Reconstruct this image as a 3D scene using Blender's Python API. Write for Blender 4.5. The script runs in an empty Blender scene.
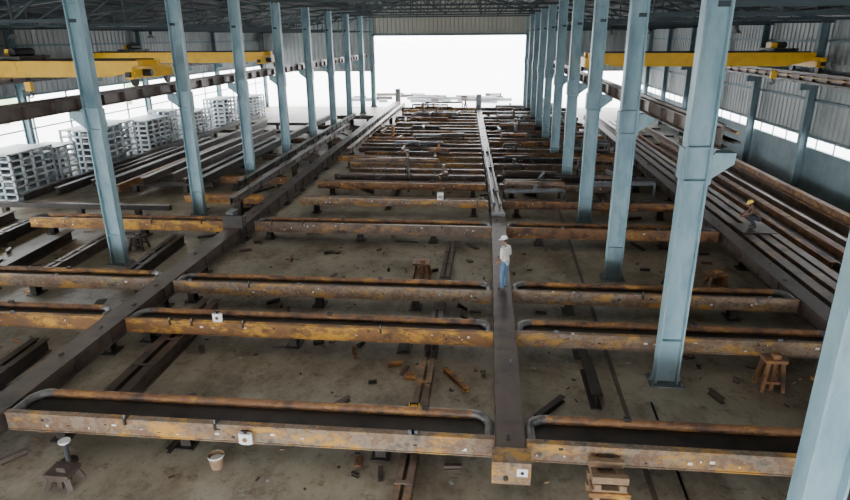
import bpy, math, random
from mathutils import Vector, Matrix, Quaternion
random.seed(7)
SC=bpy.context.scene

# ---------------------------------------------------------------- materials
def mat(name, cols, scale=2.0, rough=0.6, metal=0.0, bump=0.0, stretch=(1,1,1), detail=6, spec=0.5, scale2=None, patch=None, pth=.56, pscale=1.3, grime=False):
    m=bpy.data.materials.new(name); m.use_nodes=True
    nt=m.node_tree; N=nt.nodes; L=nt.links
    b=N['Principled BSDF']
    b.inputs['Roughness'].default_value=rough; b.inputs['Metallic'].default_value=metal
    b.inputs['Specular IOR Level'].default_value=spec
    tc=N.new('ShaderNodeTexCoord'); mp=N.new('ShaderNodeMapping'); mp.inputs['Scale'].default_value=stretch
    L.new(tc.outputs['Object'],mp.inputs['Vector'])
    n=N.new('ShaderNodeTexNoise'); n.inputs['Scale'].default_value=scale; n.inputs['Detail'].default_value=detail
    n.inputs['Roughness'].default_value=0.62
    L.new(mp.outputs['Vector'],n.inputs['Vector'])
    r=N.new('ShaderNodeValToRGB'); cr=r.color_ramp
    k=len(cols)
    while len(cr.elements)<k: cr.elements.new(0.5)
    for i,c in enumerate(cols):
        cr.elements[i].position=0.5 if k==1 else 0.30+0.40*i/(k-1)
        cr.elements[i].color=(c[0],c[1],c[2],1)
    L.new(n.outputs['Fac'],r.inputs['Fac']); out=r.outputs['Color']
    if patch:
        mp3=N.new('ShaderNodeMapping'); mp3.inputs['Scale'].default_value=(.8,1,1.6); mp3.inputs['Location'].default_value=(7,3,1)
        L.new(tc.outputs['Object'],mp3.inputs['Vector'])
        n3=N.new('ShaderNodeTexNoise'); n3.inputs['Scale'].default_value=pscale; n3.inputs['Detail'].default_value=8; n3.inputs['Roughness'].default_value=.75
        L.new(mp3.outputs['Vector'],n3.inputs['Vector'])
        r3=N.new('ShaderNodeValToRGB'); r3.color_ramp.elements[0].position=pth; r3.color_ramp.elements[1].position=pth+.10
        L.new(n3.outputs['Fac'],r3.inputs['Fac'])
        mx=N.new('ShaderNodeMix'); mx.data_type='RGBA'; mx.inputs[7].default_value=(*patch,1)
        L.new(r3.outputs['Color'],mx.inputs[0]); L.new(out,mx.inputs[6]); out=mx.outputs[2]
    if grime:   # splashed dirt on the lowest metre of painted columns
        sp=N.new('ShaderNodeSeparateXYZ'); L.new(tc.outputs['Object'],sp.inputs[0])
        ad=N.new('ShaderNodeMath'); ad.operation='MULTIPLY_ADD'; ad.inputs[1].default_value=1.6; L.new(n.outputs['Fac'],ad.inputs[0])
        sb=N.new('ShaderNodeMath'); sb.operation='MULTIPLY'; sb.inputs[1].default_value=-1.0; L.new(sp.outputs['Z'],sb.inputs[0]); L.new(sb.outputs[0],ad.inputs[2])
        mr=N.new('ShaderNodeMapRange'); mr.inputs[1].default_value=-.4; mr.inputs[2].default_value=.7; mr.inputs[4].default_value=.65; L.new(ad.outputs[0],mr.inputs[0])
        mx=N.new('ShaderNodeMix'); mx.data_type='RGBA'; mx.inputs[7].default_value=(.10,.10,.09,1)
        L.new(mr.outputs[0],mx.inputs[0]); L.new(out,mx.inputs[6]); out=mx.outputs[2]
    L.new(out,b.inputs['Base Color'])
    if bump>0:
        n2=N.new('ShaderNodeTexNoise'); n2.inputs['Scale'].default_value=(scale2 or scale*6); n2.inputs['Detail'].default_value=4
        L.new(tc.outputs['Object'],n2.inputs['Vector'])
        bp=N.new('ShaderNodeBump'); bp.inputs['Strength'].default_value=bump; bp.inputs['Distance'].default_value=0.02
        L.new(n2.outputs['Fac'],bp.inputs['Height']); L.new(bp.outputs['Normal'],b.inputs['Normal'])
    return m

M_rust   =mat('rust_primer',[(.04,.028,.024),(.12,.062,.04),(.25,.12,.05),(.15,.085,.055),(.08,.048,.036)],1.6,.5,.2,.2,patch=(.46,.23,.06),pth=.52)
M_face   =mat('scuffed_yellow_rust',[(.09,.068,.055),(.19,.15,.12),(.28,.22,.16),(.19,.11,.065),(.24,.18,.14),(.12,.085,.065)],2.6,.5,.15,.2,patch=(.54,.29,.06),pth=.51)
M_orange =mat('orange_rust',[(.10,.055,.03),(.26,.13,.05),(.22,.11,.05),(.15,.09,.06)],1.8,.5,.2,.2,patch=(.62,.33,.05),pth=.48)
M_dark   =mat('dark_mill_steel',[(.02,.019,.019),(.045,.04,.037),(.065,.052,.045)],1.5,.45,.3,.15)
M_brown  =mat('brown_mill_steel',[(.05,.038,.035),(.095,.072,.064),(.13,.098,.084),(.07,.056,.05)],1.2,.42,.3,.15)
M_far    =mat('weathered_steel',[(.06,.045,.038),(.14,.10,.08),(.20,.15,.12),(.10,.07,.055)],1.6,.36,.3,.15,patch=(.38,.21,.09),pth=.52)
M_grey   =mat('grey_steel',[(.07,.08,.09),(.14,.15,.16),(.20,.21,.22)],2.5,.4,.4,.15)
M_bend   =mat('bare_bend_steel',[(.06,.055,.055),(.12,.115,.115),(.17,.165,.17),(.10,.075,.06)],2.5,.4,.4,.15)
M_lgrey  =mat('galvanised_steel',[(.25,.27,.28),(.36,.38,.39)],2.5,.4,.3,.1)
M_teal   =mat('teal_paint',[(.14,.24,.29),(.20,.33,.39),(.27,.41,.46),(.17,.28,.34)],1.5,.5,0,.1,(1,1,.35),grime=True)
M_tealdk =mat('teal_paint_dull',[(.08,.14,.17),(.13,.20,.23),(.17,.25,.28)],1.0,.6,0,.1)
M_clad   =mat('wall_cladding_paint',[(.23,.26,.27),(.30,.33,.34),(.36,.39,.39)],0.5,.5,.1,.05)
M_gable  =mat('gable_cladding_paint',[(.40,.40,.36),(.50,.49,.43)],0.4,.6,0,.05)
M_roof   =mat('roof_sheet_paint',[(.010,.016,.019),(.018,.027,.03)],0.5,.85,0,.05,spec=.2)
M_truss  =mat('truss_paint',[(.018,.033,.04),(.035,.055,.066)],1,.6)
M_yellow =mat('crane_yellow',[(.78,.42,.01),(.88,.52,.015),(.70,.36,.01)],1.0,.45,0,.05)
M_black  =mat('black_iron',[(.015,.015,.015),(.04,.04,.04)],3,.5,.2)
M_white  =mat('white_paint',[(.62,.64,.64),(.8,.81,.8),(.7,.7,.68)],3,.5)
M_wood   =mat('timber',[(.14,.09,.06),(.26,.17,.10),(.19,.12,.075)],4,.8,0,.3,(1,6,1))
M_bluw   =mat('rack_paint',[(.32,.37,.41),(.47,.52,.56),(.38,.43,.47)],1.5,.5)
M_yard   =mat('yard_ground',[(.78,.77,.76),(.83,.82,.81),(.87,.86,.85)],0.15,.9,0,.1)
M_leaf   =mat('foliage',[(.30,.42,.20),(.46,.58,.34),(.55,.66,.42)],2.0,.8,0,.4)
M_trunk  =mat('bark',[(.24,.20,.15),(.35,.3,.25)],4,.9,0,.4)
M_skin   =mat('skin',[(.22,.11,.07),(.27,.14,.09)],8,.55)
M_shirt  =mat('shirt_cloth',[(.60,.57,.51),(.74,.72,.66)],6,.85,0,.2)
M_jean   =mat('jeans_cloth',[(.07,.14,.24),(.13,.22,.34)],8,.85,0,.2)
M_boot   =mat('boot_leather',[(.03,.025,.02),(.06,.05,.04)],8,.6)
M_helm   =mat('white_helmet',[(.85,.85,.85),(.9,.9,.9)],2,.3)
M_helmy  =mat('yellow_helmet',[(.85,.6,.05),(.9,.65,.08)],2,.3)
M_orshirt=mat('brown_shirt',[(.12,.075,.055),(.17,.11,.08)],6,.85)
M_dkpant =mat('dark_trousers',[(.03,.035,.05),(.06,.065,.08)],6,.85)
M_hair   =mat('black_hair',[(.01,.01,.01),(.03,.025,.02)],20,.6)
M_lens   =mat('lamp_glass',[(.7,.7,.65),(.8,.8,.75)],2,.2)

def floor_mat():
    m=bpy.data.materials.new('concrete_floor'); m.use_nodes=True
    nt=m.node_tree;N=nt.nodes;L=nt.links;b=N['Principled BSDF']
    tc=N.new('ShaderNodeTexCoord')
    def noise(s,d,st=(1,1,1),r=.6,loc=(0,0,0)):
        mp=N.new('ShaderNodeMapping'); mp.inputs['Scale'].default_value=st; mp.inputs['Location'].default_value=loc
        L.new(tc.outputs['Object'],mp.inputs['Vector'])
        n=N.new('ShaderNodeTexNoise'); n.inputs['Scale'].default_value=s;n.inputs['Detail'].default_value=d;n.inputs['Roughness'].default_value=r
        L.new(mp.outputs['Vector'],n.inputs['Vector']); return n
    def ramp(src,es):
        r=N.new('ShaderNodeValToRGB')
        while len(r.color_ramp.elements)<len(es): r.color_ramp.elements.new(.5)
        for i,(p,c) in enumerate(es): r.color_ramp.elements[i].position=p; r.color_ramp.elements[i].color=(*c,1)
        L.new(src,r.inputs['Fac']); return r.outputs['Color']
    def mul(a,c,f):
        mx=N.new('ShaderNodeMix'); mx.data_type='RGBA'; mx.blend_type='MULTIPLY'; mx.inputs[0].default_value=f
        L.new(a,mx.inputs[6]); L.new(c,mx.inputs[7]); return mx.outputs[2]
    c=ramp(noise(.3,8).outputs['Fac'],[(.3,(.21,.175,.135)),(.5,(.30,.27,.205)),(.68,(.38,.35,.28))])
    c=mul(c,ramp(noise(.55,9,(1,.6,1),.74).outputs['Fac'],[(.38,(.40,.34,.29)),(.54,(1,1,1))]),.85)
    c=mul(c,ramp(noise(2.2,7,(1,1,1),.75,(5,2,0)).outputs['Fac'],[(.34,(.30,.25,.22)),(.46,(1,1,1)),(.9,(1.0,.98,.95))]),.75)
    c=mul(c,ramp(noise(9,4,(1,1,1),.6,(1,8,0)).outputs['Fac'],[(.32,(.5,.45,.4)),(.42,(1,1,1))]),.5)
    L.new(c,b.inputs['Base Color'])
    n3=noise(6,5); r3=N.new('ShaderNodeMapRange'); r3.inputs[3].default_value=.32; r3.inputs[4].default_value=.65
    L.new(n3.outputs['Fac'],r3.inputs[0]); L.new(r3.outputs[0],b.inputs['Roughness'])
    bp=N.new('ShaderNodeBump'); bp.inputs['Strength'].default_value=.15; bp.inputs['Distance'].default_value=.02
    L.new(n3.outputs['Fac'],bp.inputs['Height']); L.new(bp.outputs['Normal'],b.inputs['Normal'])
    return m
M_floor=floor_mat()

# ---------------------------------------------------------------- mesh builder
class MB:
    def __init__(s): s.v=[];s.f=[];s.m=[];s.mats=[]
    def mi(s,m):
        if m not in s.mats: s.mats.append(m)
        return s.mats.index(m)
    def raw(s,vs,fs,m):
        o=len(s.v); s.v+=[tuple(v) for v in vs]; k=s.mi(m)
        for f in fs: s.f.append([o+i for i in f]); s.m.append(k)
    def box(s,x0,x1,y0,y1,z0,z1,m):
        vs=[(x0,y0,z0),(x1,y0,z0),(x1,y1,z0),(x0,y1,z0),(x0,y0,z1),(x1,y0,z1),(x1,y1,z1),(x0,y1,z1)]
        s.raw(vs,[(0,3,2,1),(4,5,6,7),(0,1,5,4),(1,2,6,5),(2,3,7,6),(3,0,4,7)],m)
    def bar(s,p,q,w,h,m,up=(0,0,1)):
        p=Vector(p);q=Vector(q);d=(q-p).normalized();u=Vector(up)
        if abs(d.dot(u))>.98: u=Vector((0,1,0))
        r=d.cross(u).normalized();u=r.cross(d).normalized()
        vs=[]
        for c in (p,q):
            for a,b in ((-1,-1),(1,-1),(1,1),(-1,1)): vs.append(c+r*(a*w/2)+u*(b*h/2))
        s.raw(vs,[(0,1,2,3),(7,6,5,4),(0,4,5,1),(1,5,6,2),(2,6,7,3),(3,7,4,0)],m)
    def ibeam(s,p,q,w,h,m,t=.03,up=(0,0,1)):
        p=Vector(p);q=Vector(q);d=(q-p).normalized();u=Vector(up)
        if abs(d.dot(u))>.98: u=Vector((0,1,0))
        r=d.cross(u).normalized();u=r.cross(d).normalized()
        s.bar(p+u*(h/2-t/2),q+u*(h/2-t/2),w,t,m,u); s.bar(p-u*(h/2-t/2),q-u*(h/2-t/2),w,t,m,u)
        s.bar(p,q,t*.7,h-2*t,m,u)
    def cyl(s,p,q,r0,m,r1=None,n=12,caps=True):
        if r1 is None:r1=r0
        p=Vector(p);q=Vector(q);d=(q-p).normalized();a=Vector((0,0,1))
        if abs(d.dot(a))>.98:a=Vector((1,0,0))
        u=d.cross(a).normalized();v=d.cross(u).normalized()
        vs=[p+(u*math.cos(2*math.pi*i/n)+v*math.sin(2*math.pi*i/n))*r0 for i in range(n)]
        vs+=[q+(u*math.cos(2*math.pi*i/n)+v*math.sin(2*math.pi*i/n))*r1 for i in range(n)]
        fs=[(i,(i+1)%n,n+(i+1)%n,n+i) for i in range(n)]
        if caps: fs+=[tuple(range(n-1,-1,-1)),tuple(range(n,2*n))]
        s.raw(vs,fs,m)
    def prism(s,poly,z0,z1,m):
        n=len(poly); vs=[(a,b,z0) for a,b in poly]+[(a,b,z1) for a,b in poly]
        s.raw(vs,[tuple(range(n-1,-1,-1)),tuple(range(n,2*n))]+[(i,(i+1)%n,n+(i+1)%n,n+i) for i in range(n)],m)
    def sweep(s,path,prof,mfun):
        rings=[]
        for i,p in enumerate(path):
            p=Vector(p); a=Vector(path[max(0,i-1)]); b=Vector(path[min(len(path)-1,i+1)])
            d=(b-a).normalized(); nrm=Vector((-d.y,d.x))
            rings.append([(p.x+nrm.x*o,p.y+nrm.y*o,z) for o,z in prof])
        k=len(prof)
        for i in range(len(rings)-1):
            s.raw(rings[i]+rings[i+1],[(j,(j+1)%k,k+(j+1)%k,k+j) for j in range(k)],mfun(i))
        s.raw(rings[0],[tuple(range(k-1,-1,-1))],mfun(0)); s.raw(rings[-1],[tuple(range(k))],mfun(len(rings)-2))
    def obj(s,name,parent=None,smooth=False,fix=True):
        me=bpy.data.meshes.new(name)
        me.from_pydata(s.v,[],s.f)
        for m in s.mats: me.materials.append(m)
        me.polygons.foreach_set('material_index',s.m)
        if smooth: me.polygons.foreach_set('use_smooth',[True]*len(s.f))
        me.update()
        if fix:
            import bmesh
            bm=bmesh.new(); bm.from_mesh(me); bmesh.ops.recalc_face_normals(bm,faces=bm.faces); bm.to_mesh(me); bm.free()
        o=bpy.data.objects.new(name,me); SC.collection.objects.link(o)
        if parent: o.parent=parent
        return o

# ---------------------------------------------------------------- grid
XR,XL=4.67,-14.05; XWR,XWL=17.5,-28.2; YEND=77.0
YS=[7.3]+[14+7*i for i in range(10)]
b=MB(); b.box(XWL-.3,XWR+.3,-6.3,YEND+.5,-.3,0,M_floor); b.obj('floor')
b=MB(); b.box(-900,900,-60,1500,-.5,-.31,M_yard); b.box(-80,80,YEND+.6,200,-.31,-.06,M_yard); b.box(-90,XWL-.4,-10,YEND+.6,-.31,-.06,M_yard);b.box(XWR+.4,90,-10,YEND+.6,-.31,-.06,M_yard); b.obj('yard_ground')

def clad_y(b,x,y0,y1,z0,z1,m,pitch=.5,amp=.05):
    ys=[];y=y0
    while y<y1: ys+= [(y,0),(y+pitch*.3,0),(y+pitch*.4,amp),(y+pitch*.9,amp)]; y+=pitch
    ys.append((y1,0)); vs=[];fs=[]
    for (yy,a) in ys: vs+=[(x+a,yy,z0),(x+a,yy,z1)]
    for i in range(len(ys)-1): fs.append((2*i,2*i+2,2*i+3,2*i+1))
    b.raw(vs,fs,m)
def clad_x(b,y,x0,x1,z0,z1,m,pitch=.5,amp=.05,ztop=None):
    xs=[];x=x0
    while x<x1: xs+=[(x,0),(x+pitch*.3,0),(x+pitch*.4,amp),(x+pitch*.9,amp)]; x+=pitch
    xs.append((x1,0)); vs=[];fs=[]
    for (xx,a) in xs: vs+=[(xx,y-a,z0),(xx,y-a,(ztop(xx) if ztop else z1))]
    for i in range(len(xs)-1): fs.append((2*i,2*i+2,2*i+3,2*i+1))
    b.raw(vs,fs,m)
EV=9.3; HI=10.9; RZ=13.5
def side_roof_r(x): return HI+(EV-HI)*(x-XR)/(XWR-XR)
def side_roof_l(x): return HI+(EV-HI)*(XL-x)/(XL-XWL)
xm=(XL+XR)/2
def nave(x): return HI+.4+(RZ-HI-.4)*(1-abs(x-xm)/((XR-XL)/2))

b=MB(); clad_y(b,XWR,-6,YEND,2.98,EV,M_clad); b.box(XWR-.05,XWR+.12,-6,YEND,0,2.5,M_tealdk)
for z in (3.05,4.9,6.4,7.9): b.box(XWR-.14,XWR-.02,-6,YEND,z,z+.12,M_tealdk)
y=-6
while y<YEND: b.box(XWR-.03,XWR+.03,y,y+.06,2.5,3.1,M_tealdk); y+=1.75
b.obj('wall_right',fix=False)
b=MB(); clad_y(b,XWL,-6,YEND,5.0,EV,M_clad,amp=-.05)
for z in (5.0,6.4,7.9): b.box(XWL+.02,XWL+.14,-6,YEND,z,z+.12,M_tealdk)
b.box(XWL-.12,XWL+.1,-6,YEND,0,.9,M_lgrey)
y=-6
while y<YEND: b.box(XWL-.03,XWL+.05,y,y+.1,.9,5.0,M_tealdk); y+=3.5
b.box(XWL-.03,XWL+.05,-6,YEND,3.0,3.08,M_tealdk)
b.obj('wall_left',fix=False)
b=MB()
clad_x(b,YEND,XL,XR,8.5,0,M_gable,ztop=nave)
clad_x(b,YEND,XWL,XL,4.3,0,M_clad,ztop=side_roof_l)
clad_x(b,YEND,XR,XWR,4.3,0,M_clad,ztop=side_roof_r)
b.box(XL,XR,YEND-.2,YEND-.06,8.4,8.65,M_tealdk)
b.obj('wall_back',fix=False)
b=MB()
clad_x(b,-6,XL,XR,5.5,0,M_gable,ztop=nave)
clad_x(b,-6,XWL,XL,3,0,M_clad,ztop=side_roof_l)
clad_x(b,-6,XR,XWR,3,0,M_clad,ztop=side_roof_r)
b.obj('unseen_front_wall',fix=False)  # unseen wall behind the camera, added to cut frontal light

b=MB()
def roofstrip(xa,za,xb,zb,y0,y1):
    b.raw([(xa,y0,za),(xb,y0,zb),(xb,y1,zb),(xa,y1,za)],[(0,1,2,3)],M_roof)
    b.raw([(xa,y0,za+.05),(xb,y0,zb+.05),(xb,y1,zb+.05),(xa,y1,za+.05)],[(3,2,1,0)],M_roof)
roofstrip(XWL-.5,EV-.05,XL,HI,-6,YEND+1); roofstrip(XR,HI,XWR+.5,EV-.05,-6,YEND+1)
roofstrip(XL,HI+.4,xm,RZ,-6,YEND+1); roofstrip(xm,RZ,XR,HI+.4,-6,YEND+1)
for x in (XL,XR): b.box(x-.03,x+.03,-6,YEND+1,HI-.05,HI+.45,M_roof)
for i in range(1,9):
    t=i/9
    for (xa,za,xb,zb) in ((XWL,EV,XL,HI),(XWR,EV,XR,HI)):
        x=xa+(xb-xa)*t; z=za+(zb-za)*t-.12; b.box(x-.04,x+.04,-6,YEND,z-.1,z+.08,M_truss)
for i in range(1,14):
    x=XL+(XR-XL)*i/14; z=nave(x)-.12; b.box(x-.04,x+.04,-6,YEND,z-.1,z+.08,M_truss)
b.obj('ceiling',fix=False)

def truss(y):
    b=MB(); z0=HI-.35
    b.bar((XL,y,z0),(XR,y,z0),.14,.16,M_truss)
    n=10
    for i in range(n):
        xa=XL+(XR-XL)*i/n; xb=XL+(XR-XL)*(i+1)/n
        b.bar((xa,y,nave(xa)-.3),(xb,y,nave(xb)-.3),.14,.16,M_truss)
        if i: b.bar((xa,y,z0),(xa,y,nave(xa)-.3),.08,.08,M_truss)
        if i<n/2: b.bar((xa,y,nave(xa)-.3),(xb,y,z0),.08,.08,M_truss)
        else: b.bar((xa,y,z0),(xb,y,nave(xb)-.3),.08,.08,M_truss)
    for (xa,fn,xb) in ((XL,side_roof_l,XWL),(XR,side_roof_r,XWR)):
        zb=EV-.5
        b.bar((xa,y,fn(xa)-.3),(xb,y,fn(xb)-.3),.14,.14,M_truss)
        b.bar((xa,y,zb+.1),(xb,y,zb+.1),.12,.12,M_truss)
        m=6
        for i in range(m):
            x1=xa+(xb-xa)*i/m; x2=xa+(xb-xa)*(i+1)/m
            b.bar((x1,y,fn(x1)-.3),(x2,y,zb+.1),.07,.07,M_truss)
            if i: b.bar((x1,y,fn(x1)-.3),(x1,y,zb+.1),.06,.06,M_truss)
    b.obj('roof_truss')
for y in YS: truss(y)

def column(x,y,side,big=True):
    b=MB(); W=.56; F=.34; H=HI-.4
    b.box(x-W/2,x-W/2+.04,y-F/2,y+F/2,.03,H,M_teal); b.box(x+W/2-.04,x+W/2,y-F/2,y+F/2,.03,H,M_teal)
    b.box(x-W/2+.04,x+W/2-.04,y-.02,y+.02,.03,H,M_teal)
    for z in (1.2,5.2,5.95,9.4):
        b.box(x-W/2+.04,x+W/2-.04,y-F/2+.02,y+F/2-.02,z,z+.02,M_teal)
    b.box(x-W/2-.14,x+W/2+.14,y-F/2-.14,y+F/2+.14,0,.035,M_grey)
    for sx in (-1,1):
        for sy in (-1,1):
            b.cyl((x+sx*(W/2+.07),y+sy*(F/2+.07),.035),(x+sx*(W/2+.07),y+sy*(F/2+.07),.12),.025,M_grey,n=6)
        b.raw([(x+sx*W/2,y-.01,.035),(x+sx*(W/2+.12),y-.01,.035),(x+sx*W/2,y-.01,.4),(x+sx*W/2,y+.01,.035),(x+sx*(W/2+.12),y+.01,.035),(x+sx*W/2,y+.01,.4)],[(0,1,2),(5,4,3),(0,3,4,1),(1,4,5,2),(2,5,3,0)],M_teal)
    if big:
        xo=x+side*W/2; x2=x+side*(W/2+.5)
        b.box(min(xo,x2),max(xo,x2),y-.2,y+.2,5.82,5.86,M_teal)
        for yy in (y-.16,y+.16):
            b.raw([(xo,yy-.012,5.82),(x2,yy-.012,5.82),(x2,yy-.012,5.62),(xo,yy-.012,5.25),(xo,yy+.012,5.82),(x2,yy+.012,5.82),(x2,yy+.012,5.62),(xo,yy+.012,5.25)],
              [(0,1,2,3),(7,6,5,4),(0,4,5,1),(1,5,6,2),(2,6,7,3),(3,7,4,0)],M_teal)
        b.box(x+W/2,x+W/2+.04,y-.2,y+.2,5.15,5.95,M_teal); b.box(x-W/2-.05,x-W/2,y-.2,y+.2,5.25,5.95,M_teal)
    b.obj('steel_column')
for y in YS:
    column(XR,y,1,big=(y>10))
    if y>10: column(XL,y,-1)
def wallcol(x,y,side):
    b=MB(); b.ibeam((x,y,0.02),(x,y,EV-.4),.3,.42,M_tealdk,up=(1,0,0))
    b.box(x-.3,x+.3,y-.25,y+.25,0,.03,M_grey)
    xa=x+side*.21; xb=x+side*.7
    b.box(min(xa,xb),max(xa,xb),y-.15,y+.15,5.5,5.85,M_tealdk)
    b.obj('wall_column')
for y in YS:
    wallcol(XWR-.4,y,-1); wallcol(XWL+.4,y,1)

def runway(x,y0,y1):
    b=MB(); b.ibeam((x,y0,6.11),(x,y1,6.11),.30,.44,M_brown)
    b.box(x-.04,x+.04,y0,y1,6.33,6.42,M_brown)
    s=1 if x in (XR+.6,XWL+1.0) else -1
    b.box(x+s*.26,x+s*.42,y0,y1,5.98,6.03,M_dark); b.box(x+s*.30,x+s*.34,y0,y1,6.2,6.25,M_orange)
    y=y0+.5
    while y<y1:
        b.box(x-.14,x+.14,y,y+.02,5.9,6.32,M_brown); b.box(min(x,x+s*.42),max(x,x+s*.42),y,y+.05,5.93,5.98,M_dark); y+=1.4
    b.obj('crane_runway_beam')
runway(XL-.6,8,YEND-1); runway(XR+.6,14.3,YEND-1); runway(XWR-1.0,8,YEND-1); runway(XWL+1.0,8,YEND-1)

def crane(xa,xb,y,tx):
    b=MB()
    for dy in (-.75,.75):
        pr=[(xa,7.05),(xa+1.4,6.76),(xb-1.4,6.76),(xb,7.05),(xb,7.42),(xa,7.42)]
        vs=[(px,y+dy-.18,pz) for px,pz in pr]+[(px,y+dy+.18,pz) for px,pz in pr]
        b.raw(vs,[tuple(range(6)),tuple(range(11,5,-1))]+[(i,(i+1)%6,6+(i+1)%6,6+i) for i in range(6)],M_yellow)
        b.box(xa+.2,xb-.2,y+dy-.04,y+dy+.04,7.42,7.48,M_dark)
        x=xa+1
        while x<xb: b.box(x,x+.02,y+dy-.2,y+dy+.2,6.79,7.4,M_yellow); x+=3
    for x in (xa,xb):
        b.box(x-.16,x+.16,y-1.7,y+1.7,6.72,7.2,M_yellow)
        for dy in (-1.35,1.35):
            b.cyl((x-.07,y+dy,6.62),(x+.07,y+dy,6.62),.2,M_black,n=20)
            b.box(x-.22,x+.22,y+dy-.28,y+dy+.28,6.75,7.05,M_yellow)
        for dy in (-1.85,1.75): b.box(x-.1,x+.1,y+dy,y+dy+.12,6.8,7.0,M_black)
        b.cyl((x+.18,y-.9,6.95),(x+.55,y-.9,6.95),.14,M_black)
    b.box(xa+.3,xb-.3,y+.95,y+1.5,7.3,7.34,M_yellow)
    b.box(tx-.6,tx+.6,y-.95,y+.95,7.52,7.62,M_black)
    b.cyl((tx,y-.6,7.78),(tx,y+.6,7.78),.17,M_black,n=16)
    b.box(tx-.5,tx-.2,y-.4,y+.3,7.62,7.9,M_yellow)
    for dy in (-.8,.8):
        for dx in (-.4,.4): b.cyl((tx+dx,y+dy-.05,7.55),(tx+dx,y+dy+.05,7.55),.1,M_black)
    for dx in (-.08,.08): b.cyl((tx+dx,y,7.6),(tx+dx,y,6.5),.012,M_black,n=6)
    b.box(tx-.14,tx+.14,y-.1,y+.1,6.1,6.5,M_yellow)
    pts=[(tx+.11*math.sin(a),y,5.92+.11*math.cos(a)) for a in [i*.5 for i in range(0,10)]]
    for i in range(len(pts)-1): b.cyl(pts[i],pts[i+1],.03,M_black,n=6)
    b.cyl((tx,y,6.1),(tx,y,6.0),.03,M_black,n=6)
    b.obj('overhead_crane')
crane(XWL+1.0,XL-.6,26.4,-20.5); crane(XWL+1.0,XL-.6,41.5,-24); crane(XR+.6,XWR-1.0,35,15)

def lamp(x,y,z,top):
    b=MB(); b.cyl((x,y,z+.35),(x,y,top),.015,M_black,n=6); b.cyl((x,y,z+.18),(x,y,z+.38),.09,M_black)
    b.cyl((x,y,z),(x,y,z+.2),.26,M_lgrey,r1=.09,n=20,caps=False); b.cyl((x,y,z+.02),(x,y,z+.04),.2,M_lens,n=20)
    b.obj('pendant_lamp')
for (x,y) in ((-22,28),(-21,38.5),(-21,52.5),(11.5,31.5),(11,45.5),(11,59.5)):
    lamp(x,y,8.35,(side_roof_l(x) if x<0 else side_roof_r(x))-.02)

# ---------------------------------------------------------------- the steel frame on the floor
S=1.057
ZT=0.85
XC=.60
def girder(x0,x1,yf,d=.85,h=.38,zt=ZT,mf=M_face,mr=M_rust,sup=None,name='cross_girder',lr=True,rr=True,me=M_bend):
    x0*=S;x1*=S;yf*=S;d*=S
    b=MB(); t=.15
    b.box(x0,x1,yf+.03,yf+t-.02,zt-h,zt-.03,mf); b.box(x0,x1,yf,yf+t,zt-.03,zt,mf); b.box(x0,x1,yf,yf+t,zt-h-.02,zt-h,mf)
    r=.36; yr=yf+d-.1; path=[]
    if lr: path+= [(x0+.1,yf+t)]+[(x0+.1+r-r*math.cos(a),yr-r+r*math.sin(a)) for a in [i*math.pi/12 for i in range(0,7)]]
    else: path+=[(x0,yr)]
    nl=len(path)
    if rr: arc=[(x1-.1-r+r*math.sin(a),yr-r+r*math.cos(a)) for a in [i*math.pi/12 for i in range(0,7)]]+[(x1-.1,yf+t)]
    else: arc=[(x1,yr)]
    path+=arc; tot=len(path)
    w=.035; R=.1; zc=zt-R
    prof=[(-w,zt-h),(w,zt-h)]+[(R*math.cos(a),zc+R*math.sin(a)) for a in [-1.2+ (math.pi+2.4)*k/12 for k in range(13)]]
    b.sweep(path,prof,lambda i: (me if (i<nl-1 or i>=tot-len(arc)) else mr))
    b.prism([(x0+.02,yf+t)]+[(min(max(px,x0+.02),x1-.02),py) for px,py in path[1:-1]]+[(x1-.02,yf+t)],zt-h*.5,zt-h*.5+.03,M_dark)
    b.box(x0+.6,x1-.6,yr-w-.012,yr-w-.002,zt-h*.5,zc-.08,M_dark)
    x=x0+2.3
    while x<x1-1:
        b.box(x,x+.02,yf+t,yr-w,zt-h*.5,zt-.2,M_dark); x+=3.4
    for k in range(int((x1-x0)/.6)):
        x=random.uniform(x0+.2,x1-.4); z=random.uniform(zt-h+.06,zt-.12)
        b.box(x,x+random.uniform(.02,.10),yf+.024,yf+.03,z,z+random.uniform(.012,.06),M_white if random.random()<.5 else M_black)
    for k in range(int((x1-x0)/1.8)):
        x=random.uniform(x0+.3,x1-.4); q=random.random()
        if q<.35: b.box(x,x+.12,yf+.03,yf+.06,zt,zt+.09,M_grey)
        elif q<.6: b.box(x,x+.05,yf-.03,yf+.18,zt,zt+.03,M_black); b.box(x,x+.05,yf-.04,yf-.005,zt-.12,zt+.03,M_black); b.cyl((x+.025,yf-.02,zt+.03),(x+.025,yf-.02,zt+.12),.012,M_lgrey,n=6)
        elif q<.85: b.box(x,x+.14,yr-.06,yr+.04,zt-.02,zt+.05,M_dark)
        else: b.box(x,x+.07,yf+.02,yf+.09,zt,zt+.012,M_white)
    if sup is None:
        k=max(2,int((x1-x0)/3.2)); sup=[(x0+.7+(x1-x0-1.4)*i/(k-1))/S for i in range(k)]
    for x in sup:
        x*=S; zb=zt-h-.02
        b.ibeam((x,yf+.45,.04),(x,yf+.45,zb-.03),.22,.3,M_dark,t=.02,up=(0,1,0))
        b.box(x-.2,x+.2,yf+.2,yf+.75,0,.04,M_dark); b.box(x-.16,x+.16,yf+.1,yf+d,zb-.03,zb,M_dark)
    return b.obj(name)
XLb,XRb=-9.8,9.2
L0,L1=XLb+.33,XC-.29; R0,R1=XC+.29,XRb-.31
girder(L0,L1,9.55,d=1.0,h=.40,sup=[-8.6,-5.9,-1.9]); girder(R0,R1,9.5,d=1.0,h=.40,sup=[2.4,6.6])
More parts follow.
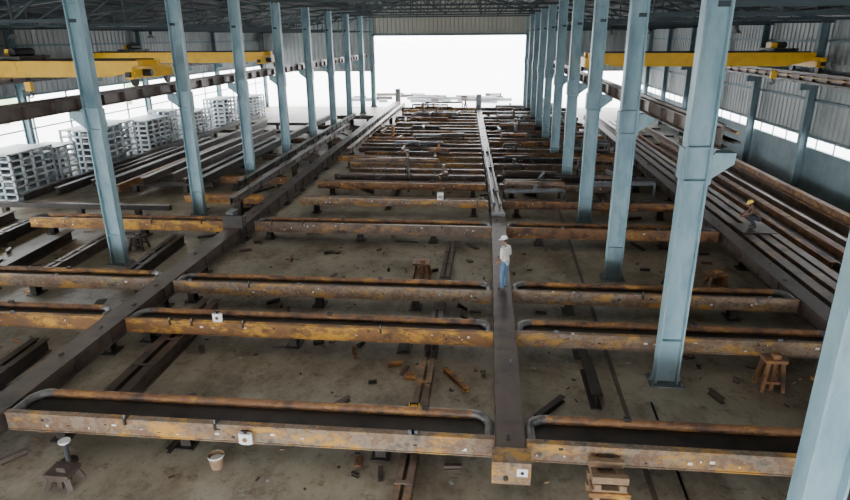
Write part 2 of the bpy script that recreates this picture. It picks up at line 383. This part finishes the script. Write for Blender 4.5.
girder(L0,L1,13.85,mf=M_orange,sup=[-9.1,-5,-2]); girder(R0,R1,13.95,sup=[2.6,7.3])
girder(L0,L1,16.5,sup=[-9.1,-5,-2]); girder(R0,R1,16.6,sup=[2.6,7.3],mf=M_face)
girder(-17.2,XLb-.33,13.9,mf=M_orange,sup=[-16.5,-14.5,-10.7]); girder(-19,XLb-.33,16.6,mf=M_face,sup=[-18.3,-14.5,-10.9])
girder(L0+.2,L1,22.9,mf=M_far,h=.42,sup=[-8.8,-5,-2]); girder(R0,R1,22.9,mf=M_rust,h=.42,sup=[2.2,7]); girder(-19.0,XLb-.33,22.8,mf=M_orange,h=.42,sup=[-18.3,-14.2,-10.9])
def cx(y): return XC if y<24.5 else XC-(y-24.5)*.036
rows=[26.9,30.2,32.2,33.7,35.4,37.4,38.9,40.6,42.2,43.6,45.0,46.8,48.4,50,51.6,53.6,55.4,57.6,60.2,62.0,65.2]
for i,y in enumerate(rows):
    c=cx(y)
    mm=[M_face,M_rust,M_brown,M_far,M_face][i%5]
    girder(L0+random.uniform(0,1.8),c-.32,y,d=.6,h=.34,mf=mm,mr=M_far,me=M_far)
    if i%5!=3: girder(c+.32,R1-random.uniform(0,2.0),y,d=.6,h=.34,mf=[M_rust,M_far,M_dark][i%3],mr=M_brown,me=M_brown)
for y,xa,xb,m in ((26.9,-14.2,-10.3,M_orange),(31,-14.2,-10.4,M_rust),(37.5,-14.2,-10.45,M_brown),(44,-14.2,-10.5,M_far),(51,-14.2,-10.55,M_brown),(58,-14.2,-10.65,M_brown)):
    girder(xa,xb,y,d=.6,h=.34,mf=m,mr=m,me=m)

def longbeam(pts,w=.56,h=.45,zt=ZT,m=M_brown,sup=3.0,scale=True):
    b=MB()
    k_=S if scale else 1
    for i in range(len(pts)-1):
        p=Vector((pts[i][0]*k_,pts[i][1]*k_,0)); q=Vector((pts[i+1][0]*k_,pts[i+1][1]*k_,0))
        Z=Vector((0,0,1))
        b.bar(p+Z*(zt-.015),q+Z*(zt-.015),w,.03,m); b.bar(p+Z*(zt-h+.015),q+Z*(zt-h+.015),w,.03,m)
        d=(q-p).normalized(); r=Vector((d.y,-d.x,0))
        for s in (-1,1): b.bar(p+r*s*(w/2-.07)+Z*(zt-h/2),q+r*s*(w/2-.07)+Z*(zt-h/2),.03,h-.06,m)
        L=(q-p).length; k=.6
        while k<L:
            c=p+d*k
            for s in (-1,1): b.bar(c+r*s*(w/2-.055)+Z*(zt-h+.03),c+r*s*(w/2-.055)+Z*(zt-.03),.1,.02,m,up=(0,1,0))
            if random.random()<.4 and not (abs(c.x-XC*S)<.1 and abs(c.y-17.6)<.8):
                o=random.uniform(-.2,.2)*w; b.bar(c+r*o+Z*(zt+.02),c+r*o+d*.12+Z*(zt+.02),.07,.04,random.choice([M_grey,M_dark,M_dark]))
            k+=1.5
        k=.9
        while k<L:
            c=p+d*k; b.ibeam(c+Z*.04,c+Z*(zt-h),.24,.24,M_dark,t=.02,up=(0,1,0)); b.bar(c+Z*.02-d*.25,c+Z*.02+d*.25,.5,.04,M_dark); k+=sup
    return b
b=longbeam([(XC,9.0),(XC,24.4)],m=M_brown)
xc_=XC*S; y0=8.9*S
b.box(xc_-.36,xc_+.36,y0,y0+.45,ZT-.46,ZT+.02,M_face); b.box(xc_+.1,xc_+.3,y0-.02,y0,ZT-.26,ZT-.1,M_white)
b.cyl((xc_+.2,y0-.03,ZT-.18),(xc_+.2,y0-.02,ZT-.18),.035,M_black); b.cyl((xc_-.1,y0-.03,ZT-.32),(xc_-.1,y0,ZT-.32),.05,M_dark)
b.obj('main_longitudinal_beam')
c1,c2=cx(41),cx(64)
b=longbeam([(XC,24.5),(c1,41),(c2,64)],w=.5,m=M_brown,h=.5)
b.box(c2*S-.3,c2*S+.3,64.05*S,64.05*S+.4,.0,2.4,M_lgrey); b.bar((c2*S,64*S,1.2),(c2*S-.9,62.3*S,0.1),.2,.2,M_dark)
for y in (24.5,28.5,34,39): b.box(cx(y)*S-.3,cx(y)*S+.3,y*S,y*S+.06,ZT-.52,ZT+.14,M_grey)
b.bar((cx(26)*S-.14,26*S,ZT+.1),(cx(41)*S-.14,41*S,ZT+.1),.1,.2,M_grey); b.bar((cx(26)*S+.16,26*S,ZT+.06),(cx(41)*S+.16,41*S,ZT+.06),.08,.12,M_brown)
b.obj('main_longitudinal_beam')
b=longbeam([(XLb,7.0),(XLb,22.0)],w=.64,m=M_brown,h=.46); b.obj('main_longitudinal_beam')
b=longbeam([(XLb,22.2),(-10.1,40),(-10.3,72)],w=.6,m=M_brown,h=.55)
x_=XLb*S;y_=22.05*S
b.box(x_-.42,x_+.42,y_,y_+.1,ZT-.7,ZT+.5,M_dark); b.box(x_-.35,x_-.05,y_+.2,y_+.8,ZT,ZT+.6,M_grey); b.box(x_+.1,x_+.35,y_+.2,y_+.6,ZT,ZT+.35,M_brown)
b.box(-10.3*S-.3,-10.3*S+.3,72.05*S,72.05*S+.4,0,2.3,M_lgrey)
b.obj('main_longitudinal_beam')
b=longbeam([(XRb,9.0),(XRb,24),(9.4,60)],w=.56,m=M_brown,h=.46)
b.obj('main_longitudinal_beam')
for (xa,ya,xb,yb,m) in ((-11.7,26.5,-11.8,52,M_brown),(-12.7,30,-12.9,60,M_dark),(-9.1,40,-9.3,70,M_far)):
    b=longbeam([(xa,ya),(xb,yb)],w=.3,m=m,h=.34,zt=ZT+.45,sup=200,scale=False)
    y=ya+.6
    while y<yb: b.box(xa-.2,xa+.12,y,y+.15,0,ZT+.11,M_dark); y+=9.1
    b.obj('spare_long_beam')

def skid(x0,y0,x1,y1,w,h,m,z=0.0,name='floor_skid_beam',dbl=False):
    b=MB()
    if dbl:
        for o in (-w*.32,w*.32): b.ibeam((x0+o,y0,z+h/2),(x1+o,y1,z+h/2),w*.4,h,m,t=.025)
        L=Vector((x1-x0,y1-y0,0)); n=int(L.length/1.2)
        for i in range(1,n):
            c=Vector((x0,y0,0))+L*i/n; b.box(c.x-w*.5,c.x+w*.5,c.y-.05,c.y+.05,z+h,z+h+.02,m)
    else: b.ibeam((x0,y0,z+h/2),(x1,y1,z+h/2),w,h,m,t=.03)
    return b.obj(name)
skid(-1.4,8.2,-1.35,14.2,.34,.28,M_far,dbl=True); skid(-1.35,14.6,-1.3,24,.34,.28,M_brown,dbl=True)
skid(-8.6,11.6,-8.65,17.2,.6,.40,M_brown,dbl=True)
skid(2.75,12.6,2.75,14.4,.26,.40,M_dark)
skid(3.3,6.5,3.75,30,.09,.07,M_brown,name='floor_rail'); skid(3.85,6.5,4.1,13,.04,.03,M_dark,name='floor_rail')
skid(-4.9,29.5,-5.2,60,.3,.3,M_brown); skid(6.3,26,6.0,60,.3,.3,M_brown)
skid(-7.0,12.2,-6.5,11.3,.08,.09,M_dark,name='steel_offcut'); skid(-.9,14.0,-.3,13.1,.14,.12,M_rust,name='steel_offcut')
skid(1.3,12.0,2.0,12.9,.14,.16,M_dark,name='steel_offcut')
skid(-12.2,11.0,-12.3,14.2,.5,.38,M_dark,dbl=True); skid(-13.6,11.5,-13.8,14.0,.3,.35,M_brown); skid(-12.6,18.8,-12.9,23.6,.5,.42,M_dark,dbl=True)
skid(-15.8,18.8,-16.0,23.7,.4,.42,M_brown,dbl=True); skid(-17.6,18.8,-18.0,23.8,.4,.45,M_dark); skid(-20.6,19,-20.9,26,.5,.45,M_dark,dbl=True); skid(-11.9,15.9,-12.4,17.2,.3,.25,M_dark)
skid(-11.3,9.0,-11.5,10.4,.3,.3,M_dark); skid(-22.4,20,-22.8,26.5,.3,.45,M_brown)

b=MB()
x=10.7
while x<16.0:
    w=random.uniform(.2,.42); h=random.uniform(.25,.5); y0=random.uniform(12,22); y1=random.uniform(44,66); z=.15
    dx=random.uniform(-.08,.08)
    m=random.choice([M_brown,M_brown,M_far,M_dark,M_far,M_rust])
    b.ibeam((x,y0,z+h/2),(x+dx,y1,z+h/2),w,h,m)
    if x>12.6 and random.random()<.4: b.ibeam((x+.05,y0+4,z+h+h*.4),(x+dx,y1-6,z+h+h*.4),w*.9,h*.8,random.choice([M_rust,M_brown]))
    x+=w+random.uniform(.15,.5)
y=14
while y<64: b.box(10.4,16.1,y,y+.2,0,.15,M_dark); y+=4.5
b.box(10.5,11.9,24.8,26.2,.65,.68,M_brown)
b.obj('rolled_beam_stock')
b=MB(); x=-15.5
while x>-23.6:
    w=random.uniform(.2,.4); h=random.uniform(.25,.5); y0=random.uniform(27,33); y1=random.uniform(40,62); dx=random.uniform(-.15,.15)
    m=random.choice([M_brown,M_rust,M_dark,M_dark,M_brown])
    b.ibeam((x,y0,.65+h/2),(x+dx,y1,.65+h/2),w,h,m)
    x-=w+random.uniform(.3,1.1)
y=27.2
while y<60:
    b.box(-24.2,-15.2,y,y+.25,.4,.65,M_dark)
    for xx in (-24,-20,-17): b.box(xx,xx+.25,y,y+.25,0,.4,M_dark)
    y+=5
b.obj('beam_stock_on_trestles')

def rack(x,y,lx,ly,h):
    b=MB(); nz=7
    for i in range(nz+1):
        z=.15+(h-.15)*i/nz; b.box(x,x+lx,y,y+ly,z-.10,z,M_bluw)
    n=int(ly/.8)
    for j in range(n+1):
        yy=y+(ly-.12)*j/n
        for xx in (x,x+lx-.12): b.box(xx,xx+.12,yy,yy+.12,0,h,M_bluw)
    for j in range(1,3):
        xx=x+(lx-.12)*j/3
        for yy in (y,y+ly-.12): b.box(xx,xx+.12,yy,yy+.12,0,h,M_bluw)
    b.box(x+lx*.45,x+lx*.5,y+.1,y+ly-.1,.1,h-.1,M_tealdk)
    for i in range(nz):
        z=.15+(h-.15)*i/nz
        for yy in [y+.3+k*.7 for k in range(int(ly/.7)-1)]:
            if random.random()<.6: b.box(x+lx*.55,x+lx-.2,yy,yy+.35,z,z+.14,random.choice([M_grey,M_lgrey,M_dark]))
    b.obj('stacked_steel_rack')
for i,(y,h) in enumerate(((29.5,2.6),(36.2,2.9),(43.2,2.6),(50.2,2.4),(57.2,2.8),(64.2,2.4))):
    rack(-27.0+.2*(i%2),y,2.1,3.4,h)
for (y,h) in ((33.1,2.4),(39.8,2.9),(46.8,2.9)): rack(-26.8,y,2.0,1.7,h)

def stool(x,y,w=.55,h=.8,m=M_rust,name='rusty_support_stool'):
    b=MB()
    for sx in (-1,1):
        for sy in (-1,1):
            b.bar((x+sx*w*.5,y+sy*w*.42,0),(x+sx*w*.32,y+sy*w*.28,h-.06),.09,.09,m)
    b.box(x-w*.5,x+w*.5,y-w*.42,y+w*.42,h-.08,h,m); b.box(x-w*.3,x+w*.3,y-.03,y+.03,h*.35,h*.42,m)
    b.box(x-w*.1,x+w*.1,y-w*.3,y+w*.3,.0,h-.08,m)
    b.box(x-w*.44,x+w*.44,y-w*.38,y-w*.33,.2,.27,m); b.box(x-w*.44,x+w*.44,y+w*.33,y+w*.38,.2,.27,m)
    b.box(x-.04,x+.14,y-.1,y+.1,h,h+.1,m)
    b.obj(name)
stools=[(7.15,13.95,.5,.85,M_rust),(-8.1,9.1,.5,.35,M_brown),(-2.2,20.6,.6,.6,M_rust),(8.0,20.3,.6,.6,M_rust),(-14.3,22.8,.6,.6,M_dark),(-7.6,25.6,.5,.6,M_dark),(6.6,20.4,.5,.5,M_dark)]
for s_ in stools: stool(*s_)
b=MB()
for k in range(5):
    z=.02+k*.14
    if k%2==0:
        for yy in (9.4,9.85): b.box(2.1,2.75,yy-.06,yy+.06,z,z+.14,M_wood)
    else:
        for xx in (2.2,2.65): b.box(xx-.06,xx+.06,9.3,9.96,z,z+.14,M_wood)
b.box(2.05,2.8,9.29,9.34,.3,.4,M_orange)
b.obj('timber_cribbing')
b=MB(); bx,by=-5.3,10.0-.15
b.cyl((bx,by,0),(bx,by,.3),.12,M_wood,r1=.16,n=24,caps=False); b.cyl((bx,by,0),(bx,by,.012),.12,M_wood,n=24); b.cyl((bx,by,.2),(bx,by,.21),.14,M_white,n=24)
b.cyl((bx,by,.27),(bx,by,.3),.165,M_white,r1=.165,n=24,caps=False)
pts=[(bx+.165*math.cos(a),by-.02,.29-.12*math.sin(a)) for a in [i*math.pi/10 for i in range(11)]]
for i in range(10): b.cyl(pts[i],pts[i+1],.006,M_black,n=5)
b.obj('paint_bucket')
def device(x,y,z,nm='clamped_gauge_box'):
    x*=S;y*=S
    b=MB(); b.prism([(x+.15*math.cos(a+.39),y+.06*math.sin(a+.39)) for a in [i*math.pi/4 for i in range(8)]],z,z+.24,M_white)
    b.cyl((x,y-.07,z+.12),(x,y-.055,z+.12),.05,M_rust,n=14); b.box(x-.03,x+.03,y-.02,y+.02,z+.24,z+.31,M_black); b.box(x-.08,x+.08,y-.02,y+.02,z+.29,z+.31,M_black)
    b.obj(nm)
device(-4.45,9.48,ZT-.36); device(-6.9,13.93,ZT)
b=MB(); X=-2.0*S; Y=26.93*S; zz=ZT+.002; b.box(X-.15,X+.15,Y,Y+.26,zz,zz+.34,M_white); b.box(X-.1,X+.1,Y-.02,Y,ZT+.1,ZT+.22,M_lgrey); b.bar((X-.12,Y+.13,ZT+.42),(X+.12,Y+.13,ZT+.42),.03,.03,M_black)
for x in (X-.12,X+.12): b.bar((x,Y+.13,ZT+.34),(x,Y+.13,ZT+.43),.03,.03,M_black)
b.obj('junction_box')
b=MB(); X=-1.45;Y=11.7
b.box(X-.13,X+.13,Y-.1,Y+.1,.31,.46,M_yellow); b.cyl((X,Y-.11,.39),(X,Y-.12,.39),.05,M_black); b.bar((X-.08,Y,.52),(X+.08,Y,.52),.03,.03,M_black)
for s in (-.08,.08): b.bar((X+s,Y,.46),(X+s,Y,.53),.02,.02,M_black)
b.obj('yellow_work_light')
jx,jy=-8.45,9.72
b=MB(); b.cyl((jx,jy,0),(jx,jy,.04),.18,M_dark); b.cyl((jx,jy,.04),(jx,jy,.5),.05,M_grey); b.cyl((jx,jy,.5),(jx,jy,.53),.12,M_white,n=20); b.obj('screw_jack')

def clear(x,y,r):
    if abs(x-XL)<.5+r or abs(x-XR)<.5+r or abs(x-3.5)<.4+r or abs(x+1.35)<.3+r or abs(x+8.6)<.4+r: return False
    if abs(x+10.4)<.4+r or abs(x-9.75)<.3+r or abs(x-.63)<.3+r or abs(x+5.05)<.25+r: return False
    for s_ in stools:
        if abs(x-s_[0])<.4+r and abs(y-s_[1])<.4+r: return False
    if x<-15 and y>26: return False
    return True
b=MB()
for i in range(620):
    x=random.uniform(-22,9); y=random.uniform(8.5,62) if i<520 else random.uniform(8.5,24)
    a=random.uniform(0,math.pi); l=random.uniform(.15,1.0) if random.random()<.7 else random.uniform(1,2.2)
    if y<24: l=min(l*.4,.5)
    if not clear(x,y,l*.4): continue
    dx,dy=math.cos(a)*l/2,math.sin(a)*l/2
    m=random.choice([M_dark,M_brown,M_rust,M_dark,M_brown,M_brown])
    k=random.random()
    if k<.4: s=random.uniform(.1,.25)*(1 if y>24 else .6); b.ibeam((x-dx,y-dy,s/2),(x+dx,y+dy,s/2),s*.8,s,m,t=.015)
    elif k<.8: s=random.uniform(.05,.14); b.bar((x-dx,y-dy,s/4),(x+dx,y+dy,s/4),s*1.5,s/2,m)
    else: b.cyl((x-dx*.7,y-dy*.7,.05),(x+dx*.7,y+dy*.7,.05),.05,m,n=8)
for i in range(360):
    x=random.uniform(-13,8.5); y=random.uniform(8.5,24); a=random.uniform(0,3.14); l=random.uniform(.03,.14)
    if abs(x+5.3)<.3 or not clear(x,y,.05): continue
    b.bar((x,y,.012),(x+l*math.cos(a),y+l*math.sin(a),.012),random.uniform(.02,.06),.024,random.choice([M_dark,M_dark,M_dark,M_lgrey,M_wood,M_rust]))
b.obj('scrap_steel_pieces')
b=MB()
for i in range(90):
    y=random.uniform(30,73); rg=random.choice([(-8.6,-1.6),(1.0,4.1),(5.2,8.8)])
    a=random.uniform(-.12,.12) if random.random()<.7 else random.uniform(1.3,1.8)
    l=min(random.uniform(.8,4.5),(rg[1]-rg[0])*.95) if abs(a)<.5 else random.uniform(.8,3)
    x=random.uniform(rg[0]+abs(math.cos(a))*l/2,rg[1]-abs(math.cos(a))*l/2); z=ZT+random.choice([.1,.12,.32]); m=random.choice([M_dark,M_brown,M_far,M_grey,M_rust])
    p=(x-l/2*math.cos(a),y-l/2*math.sin(a),z); q=(x+l/2*math.cos(a),y+l/2*math.sin(a),z)
    b.ibeam(p,q,.16,.2,m,t=.02)
    for e in (p,q): b.box(e[0]-.06,e[0]+.06,e[1]-.06,e[1]+.06,0,z,m)
    if random.random()<.35: b.box(x-.1,x+.1,y-.1,y+.1,z,z+random.uniform(.3,.9),m)
b.obj('temporary_bracing_frames')

# ---------------------------------------------------------------- yard
def tree(x,y,h,r):
    import bmesh
    b=MB(); b.cyl((x,y,-.1),(x+.2,y,h*.55),.28,M_trunk,r1=.14,n=10)
    for k in range(4):
        a=k*1.57+random.random(); b.cyl((x+.15,y,h*.4+.2*k),(x+.15+r*.5*math.cos(a),y+r*.5*math.sin(a),h*.6+.3*k),.1,M_trunk,r1=.04,n=7)
    bm=bmesh.new()
    for k in range(14):
        a=random.uniform(0,6.28); rr=random.uniform(0,r*.75); c=Vector((x+rr*math.cos(a),y+rr*math.sin(a),h*.55+random.uniform(-.3,.35)*h)); s=random.uniform(.35,.6)*r
        mt=Matrix.Translation(c)@Matrix.Diagonal((s,s,s*.8,1)); res=bmesh.ops.create_icosphere(bm,subdivisions=3,radius=1,matrix=mt)
        for v in res['verts']:
            d=(v.co-c); v.co=c+d*random.uniform(.8,1.15)
    bm.verts.index_update(); vs=[v.co.copy() for v in bm.verts]; fs=[[v.index for v in f.verts] for f in bm.faces]; bm.free()
    b.raw(vs,fs,M_leaf); b.obj('tree')
for (x,y,h,r) in ((-46,48,7,3.5),(-50,60,8,4),(-44,38,6,3),(-48,80,8,4)):
    tree(x,y,h,r)
b=MB()
for i in range(36):
    x=random.uniform(-18,2); y=random.uniform(81,90); l=random.uniform(1,4); z=random.choice([.1,.35])
    b.ibeam((x-l/2,y,z+.1),(x+l/2,y+random.uniform(-.6,.6),z+.1),.25,.4,random.choice([M_brown,M_lgrey,M_lgrey]))
b.obj('yard_steel_pile')

# ---------------------------------------------------------------- people
def build_person(name,J,yawface,helm,shirt,jean,loc):
    root=bpy.data.objects.new(name,None); SC.collection.objects.link(root); root.location=loc; root.rotation_euler=(0,0,yawface)
    order=[];rad=[];idx={}
    def V(n,r):
        idx[n]=len(order); order.append(J[n]); rad.append(r)
    for n,r in (('pelvis',(.15,.115)),('waist',(.135,.10)),('chest',(.165,.12)),('neckb',(.085,.075)),('neck',(.055,.055)),('skull',(.06,.07)),
      ('shL',(.075,.07)),('elL',(.05,.05)),('wrL',(.033,.03)),('palmL',(.038,.02)),
      ('shR',(.075,.07)),('elR',(.05,.05)),('wrR',(.033,.03)),('palmR',(.038,.02)),
      ('hipL',(.10,.10)),('knL',(.066,.066)),('anL',(.05,.05)),('heL',(.045,.05)),('toeL',(.045,.03)),
      ('hipR',(.10,.10)),('knR',(.066,.066)),('anR',(.05,.05)),('heR',(.045,.05)),('toeR',(.045,.03))): V(n,r)
    E=[('pelvis','waist',1),('waist','chest',1),('chest','neckb',1),('neckb','neck',0),('neck','skull',0),
       ('chest','shL',1),('shL','elL',1),('elL','wrL',0),('wrL','palmL',0),('chest','shR',1),('shR','elR',1),('elR','wrR',0),('wrR','palmR',0),
       ('pelvis','hipL',2),('hipL','knL',2),('knL','anL',2),('anL','heL',3),('heL','toeL',3),
       ('pelvis','hipR',2),('hipR','knR',2),('knR','anR',2),('anR','heR',3),('heR','toeR',3)]
    mats=[M_skin,shirt,jean,M_boot]
    def skinned(nm,verts,edges,rads,subs=2,rootv=0):
        me=bpy.data.meshes.new(nm); me.from_pydata(verts,edges,[]); me.update()
        o=bpy.data.objects.new(nm,me); SC.collection.objects.link(o)
        md=o.modifiers.new('s','SKIN'); md.use_smooth_shade=True
        for i,r in enumerate(rads): me.skin_vertices[0].data[i].radius=r; me.skin_vertices[0].data[i].use_root=(i==rootv)
        sb=o.modifiers.new('u','SUBSURF'); sb.levels=subs; sb.render_levels=subs
        dg=bpy.context.evaluated_depsgraph_get(); me2=bpy.data.meshes.new_from_object(o.evaluated_get(dg))
        bpy.data.objects.remove(o); o2=bpy.data.objects.new(nm,me2); SC.collection.objects.link(o2); o2.parent=root
        return o2
    body=skinned('body',order,[(idx[a],idx[b2]) for a,b2,_ in E],rad)
    me=body.data; me.materials.clear()
    for m in mats: me.materials.append(m)
    for p in me.polygons:
        c=p.center; best=9;bm_=0
        for a,b2,k in E:
            A=Vector(J[a]);B=Vector(J[b2]);t=max(0,min(1,(c-A).dot(B-A)/max(1e-6,(B-A).length_squared)))
            d=(c-(A+(B-A)*t)).length-rad[idx[a]][0]*(1-t)-rad[idx[b2]][0]*t
            if d<best: best=d;bm_=k
        p.material_index=bm_; p.use_smooth=True
    for s in ('L','R'):
        pa=Vector(J['palm'+s]); d=(pa-Vector(J['wr'+s])).normalized()
        side=d.cross(Vector((1,0,0))).normalized()
        if side.y<0: side=-side
        nrm=d.cross(side).normalized()
        if (nrm.x>0)==(s=='R'): nrm=-nrm
        lens=[.06,.075,.08,.07]
        for k in range(4):
            o=pa+side*((k-1.5)*.021)-d*.005; l=lens[k]
            p1=o+d*l*.5+nrm*.008; p2=p1+d*l*.32+nrm*.018; p3=p2+d*l*.18+nrm*.018
            skinned('finger_'+s+str(k+1),[o,p1,p2,p3],[(0,1),(1,2),(2,3)],[(.0095,.0095),(.009,.009),(.008,.008),(.0065,.0065)],1).data.materials.append(M_skin)
        o=Vector(J['wr'+s]).lerp(pa,.45)+side*.025
        skinned('thumb_'+s,[o,o+d*.035+side*.022,o+d*.068+side*.03+nrm*.01],[(0,1),(1,2)],[(.012,.012),(.0105,.0105),(.008,.008)],1).data.materials.append(M_skin)
    hc=Vector(J['head']); tilt=J.get('tilt',0.0)
    hd=bpy.data.objects.new('head_pivot',None); SC.collection.objects.link(hd); hd.parent=root; hd.location=hc; hd.rotation_euler=(-tilt,0,0)
    b=MB(); n=24;m=18; vs=[];fs=[]
    for i in range(m+1):
        ph=math.pi*i/m
        for j in range(n):
            th=2*math.pi*j/n; x=.075*math.sin(ph)*math.cos(th); y=.095*math.sin(ph)*math.sin(th); z=.118*math.cos(ph)
            if z<0: x*=1-.28*(-z/.118); y=y*(1-.12*(-z/.118))+ .008*(-z/.118)
            if y>0:
                g=math.exp(-((x/.014)**2+((z+.012)/.026)**2)); y+=.022*g
                g=math.exp(-(((abs(x)-.032)/.014)**2+((z-.008)/.012)**2)); y-=.008*g
                g=math.exp(-((x/.03)**2+((z+.055)/.01)**2)); y+=.005*g
                g=math.exp(-((x/.02)**2+((z+.095)/.016)**2)); y+=.008*g
            vs.append((x,y,z))
    for i in range(m):
        for j in range(n): fs.append((i*n+j,i*n+(j+1)%n,(i+1)*n+(j+1)%n,(i+1)*n+j))
    b.raw(vs,fs,M_skin)
    for s in (-1,1):
        b.cyl((s*.03,.082,.008),(s*.03,.0865,.008),.009,M_white,n=10); b.cyl((s*.03,.0865,.008),(s*.03,.088,.008),.0045,M_black,n=8)
        b.cyl((s*.072,-.005,0),(s*.086,-.012,.0),.024,M_skin,r1=.02,n=12)
        b.bar((s*.018,.09,.026),(s*.044,.084,.027),.006,.006,M_hair)
    b.bar((-.02,.092,-.055),(.02,.092,-.055),.004,.006,M_rust)
    b.obj('head',parent=hd,smooth=True)
    b=MB(); vs=[];fs=[]
    for i in range(7):
        ph=math.pi*.5+ math.pi*.28*i/6
        for j in range(13):
            th=math.pi+math.pi*j/12; vs.append((.08*math.sin(ph)*math.cos(th),.1*math.sin(ph)*math.sin(th),.12*math.cos(ph)+.03))
    for i in range(6):
        for j in range(12): fs.append((i*13+j,i*13+j+1,(i+1)*13+j+1,(i+1)*13+j))
    b.raw(vs,fs,M_hair); b.obj('hair',parent=hd,smooth=True)
    b=MB(); vs=[];fs=[];n=28
    for i in range(9):
        ph=math.pi*.5*i/8
        for j in range(n):
            th=2*math.pi*j/n; k=1+ (.06 if abs(math.cos(th))<.25 else 0)*math.sin(ph)*math.cos(ph)
            vs.append((.108*math.sin(ph)*math.cos(th),.128*math.sin(ph)*math.sin(th),.045+.112*math.cos(ph)*k))
    for j in range(n):
        th=2*math.pi*j/n; ex=.022 + (.045 if math.sin(th)>.3 else 0)
        vs.append(((.108+ex*.6)*math.cos(th),(.128+ex)*math.sin(th),.038))
    for i in range(9):
        for j in range(n): fs.append((i*n+j,i*n+(j+1)%n,(i+1)*n+(j+1)%n,(i+1)*n+j))
    b.raw(vs,fs,helm); b.obj('hard_hat',parent=hd,smooth=True)
    return root
stand={'pelvis':(0,0,.93),'waist':(0,.0,1.06),'chest':(0,.0,1.27),'neckb':(0,0,1.40),'neck':(0,.01,1.47),'skull':(0,.03,1.55),'head':(0,.045,1.60),'tilt':.25,
 'shL':(-.18,0,1.37),'elL':(-.25,-.03,1.10),'wrL':(-.24,.12,.92),'palmL':(-.235,.17,.87),
 'shR':(.18,0,1.37),'elR':(.26,-.02,1.09),'wrR':(.21,.2,1.03),'palmR':(.18,.26,1.02),
 'hipL':(-.095,0,.86),'knL':(-.12,.03,.49),'anL':(-.13,-.02,.10),'heL':(-.13,-.03,.05),'toeL':(-.15,.15,.035),
 'hipR':(.095,0,.86),'knR':(.11,.05,.49),'anR':(.11,.03,.10),'heR':(.11,.02,.05),'toeR':(.12,.20,.035)}
build_person('worker_in_white_hard_hat',stand,math.radians(55),M_helm,M_shirt,M_jean,(XC*S+.05,16.7*S,ZT+.01))
crouch={'pelvis':(0,-.12,.42),'waist':(0,-.05,.55),'chest':(0,.12,.74),'neckb':(0,.2,.85),'neck':(0,.24,.91),'skull':(0,.28,.98),'head':(0,.30,1.03),'tilt':.5,
 'shL':(-.18,.16,.82),'elL':(-.24,.34,.62),'wrL':(-.16,.52,.52),'palmL':(-.13,.58,.49),
 'shR':(.18,.16,.82),'elR':(.24,.34,.62),'wrR':(.16,.52,.52),'palmR':(.13,.58,.49),
 'hipL':(-.1,-.1,.38),'knL':(-.17,.28,.52),'anL':(-.14,.02,.11),'heL':(-.14,.0,.05),'toeL':(-.16,.18,.035),
 'hipR':(.1,-.1,.38),'knR':(.17,.28,.5),'anR':(.14,.04,.11),'heR':(.14,.02,.05),'toeR':(.16,.2,.035)}
build_person('crouching_worker_in_yellow_hard_hat',crouch,math.radians(80),M_helmy,M_orshirt,M_dkpant,(11.25,25.5,.69))

# ---------------------------------------------------------------- light
w=bpy.data.worlds.new('overcast_sky'); SC.world=w; w.use_nodes=True
bg=w.node_tree.nodes['Background']; bg.inputs[0].default_value=(.96,.98,1,1); bg.inputs[1].default_value=13.0
for i,y in enumerate((6,18,30,42,54,66)):
    for x in (-9.5,0.0):
        l=bpy.data.lights.new('roof_fill','AREA'); l.shape='RECTANGLE'; l.size=4.5; l.size_y=9; l.energy=190 if y<40 else 100; l.color=(1,.96,.88)  # area lamps added below the closed roof to brighten the hall
        o=bpy.data.objects.new('roof_fill_lamp',l); SC.collection.objects.link(o); o.location=(x,y,11.75)
# ---------------------------------------------------------------- camera
cam=bpy.data.cameras.new('camera'); co=bpy.data.objects.new('camera',cam); SC.collection.objects.link(co); SC.camera=co
psi,th,roll=math.radians(5.75),math.radians(19.3),math.radians(-.4)
f=Vector((-math.sin(psi)*math.cos(th),math.cos(psi)*math.cos(th),-math.sin(th)))
co.rotation_mode='QUATERNION'; co.rotation_quaternion=f.to_track_quat('-Z','Y')@Quaternion((0,0,1),roll)
co.location=(0,0,8.3); cam.lens=609/850*36; cam.clip_end=3000
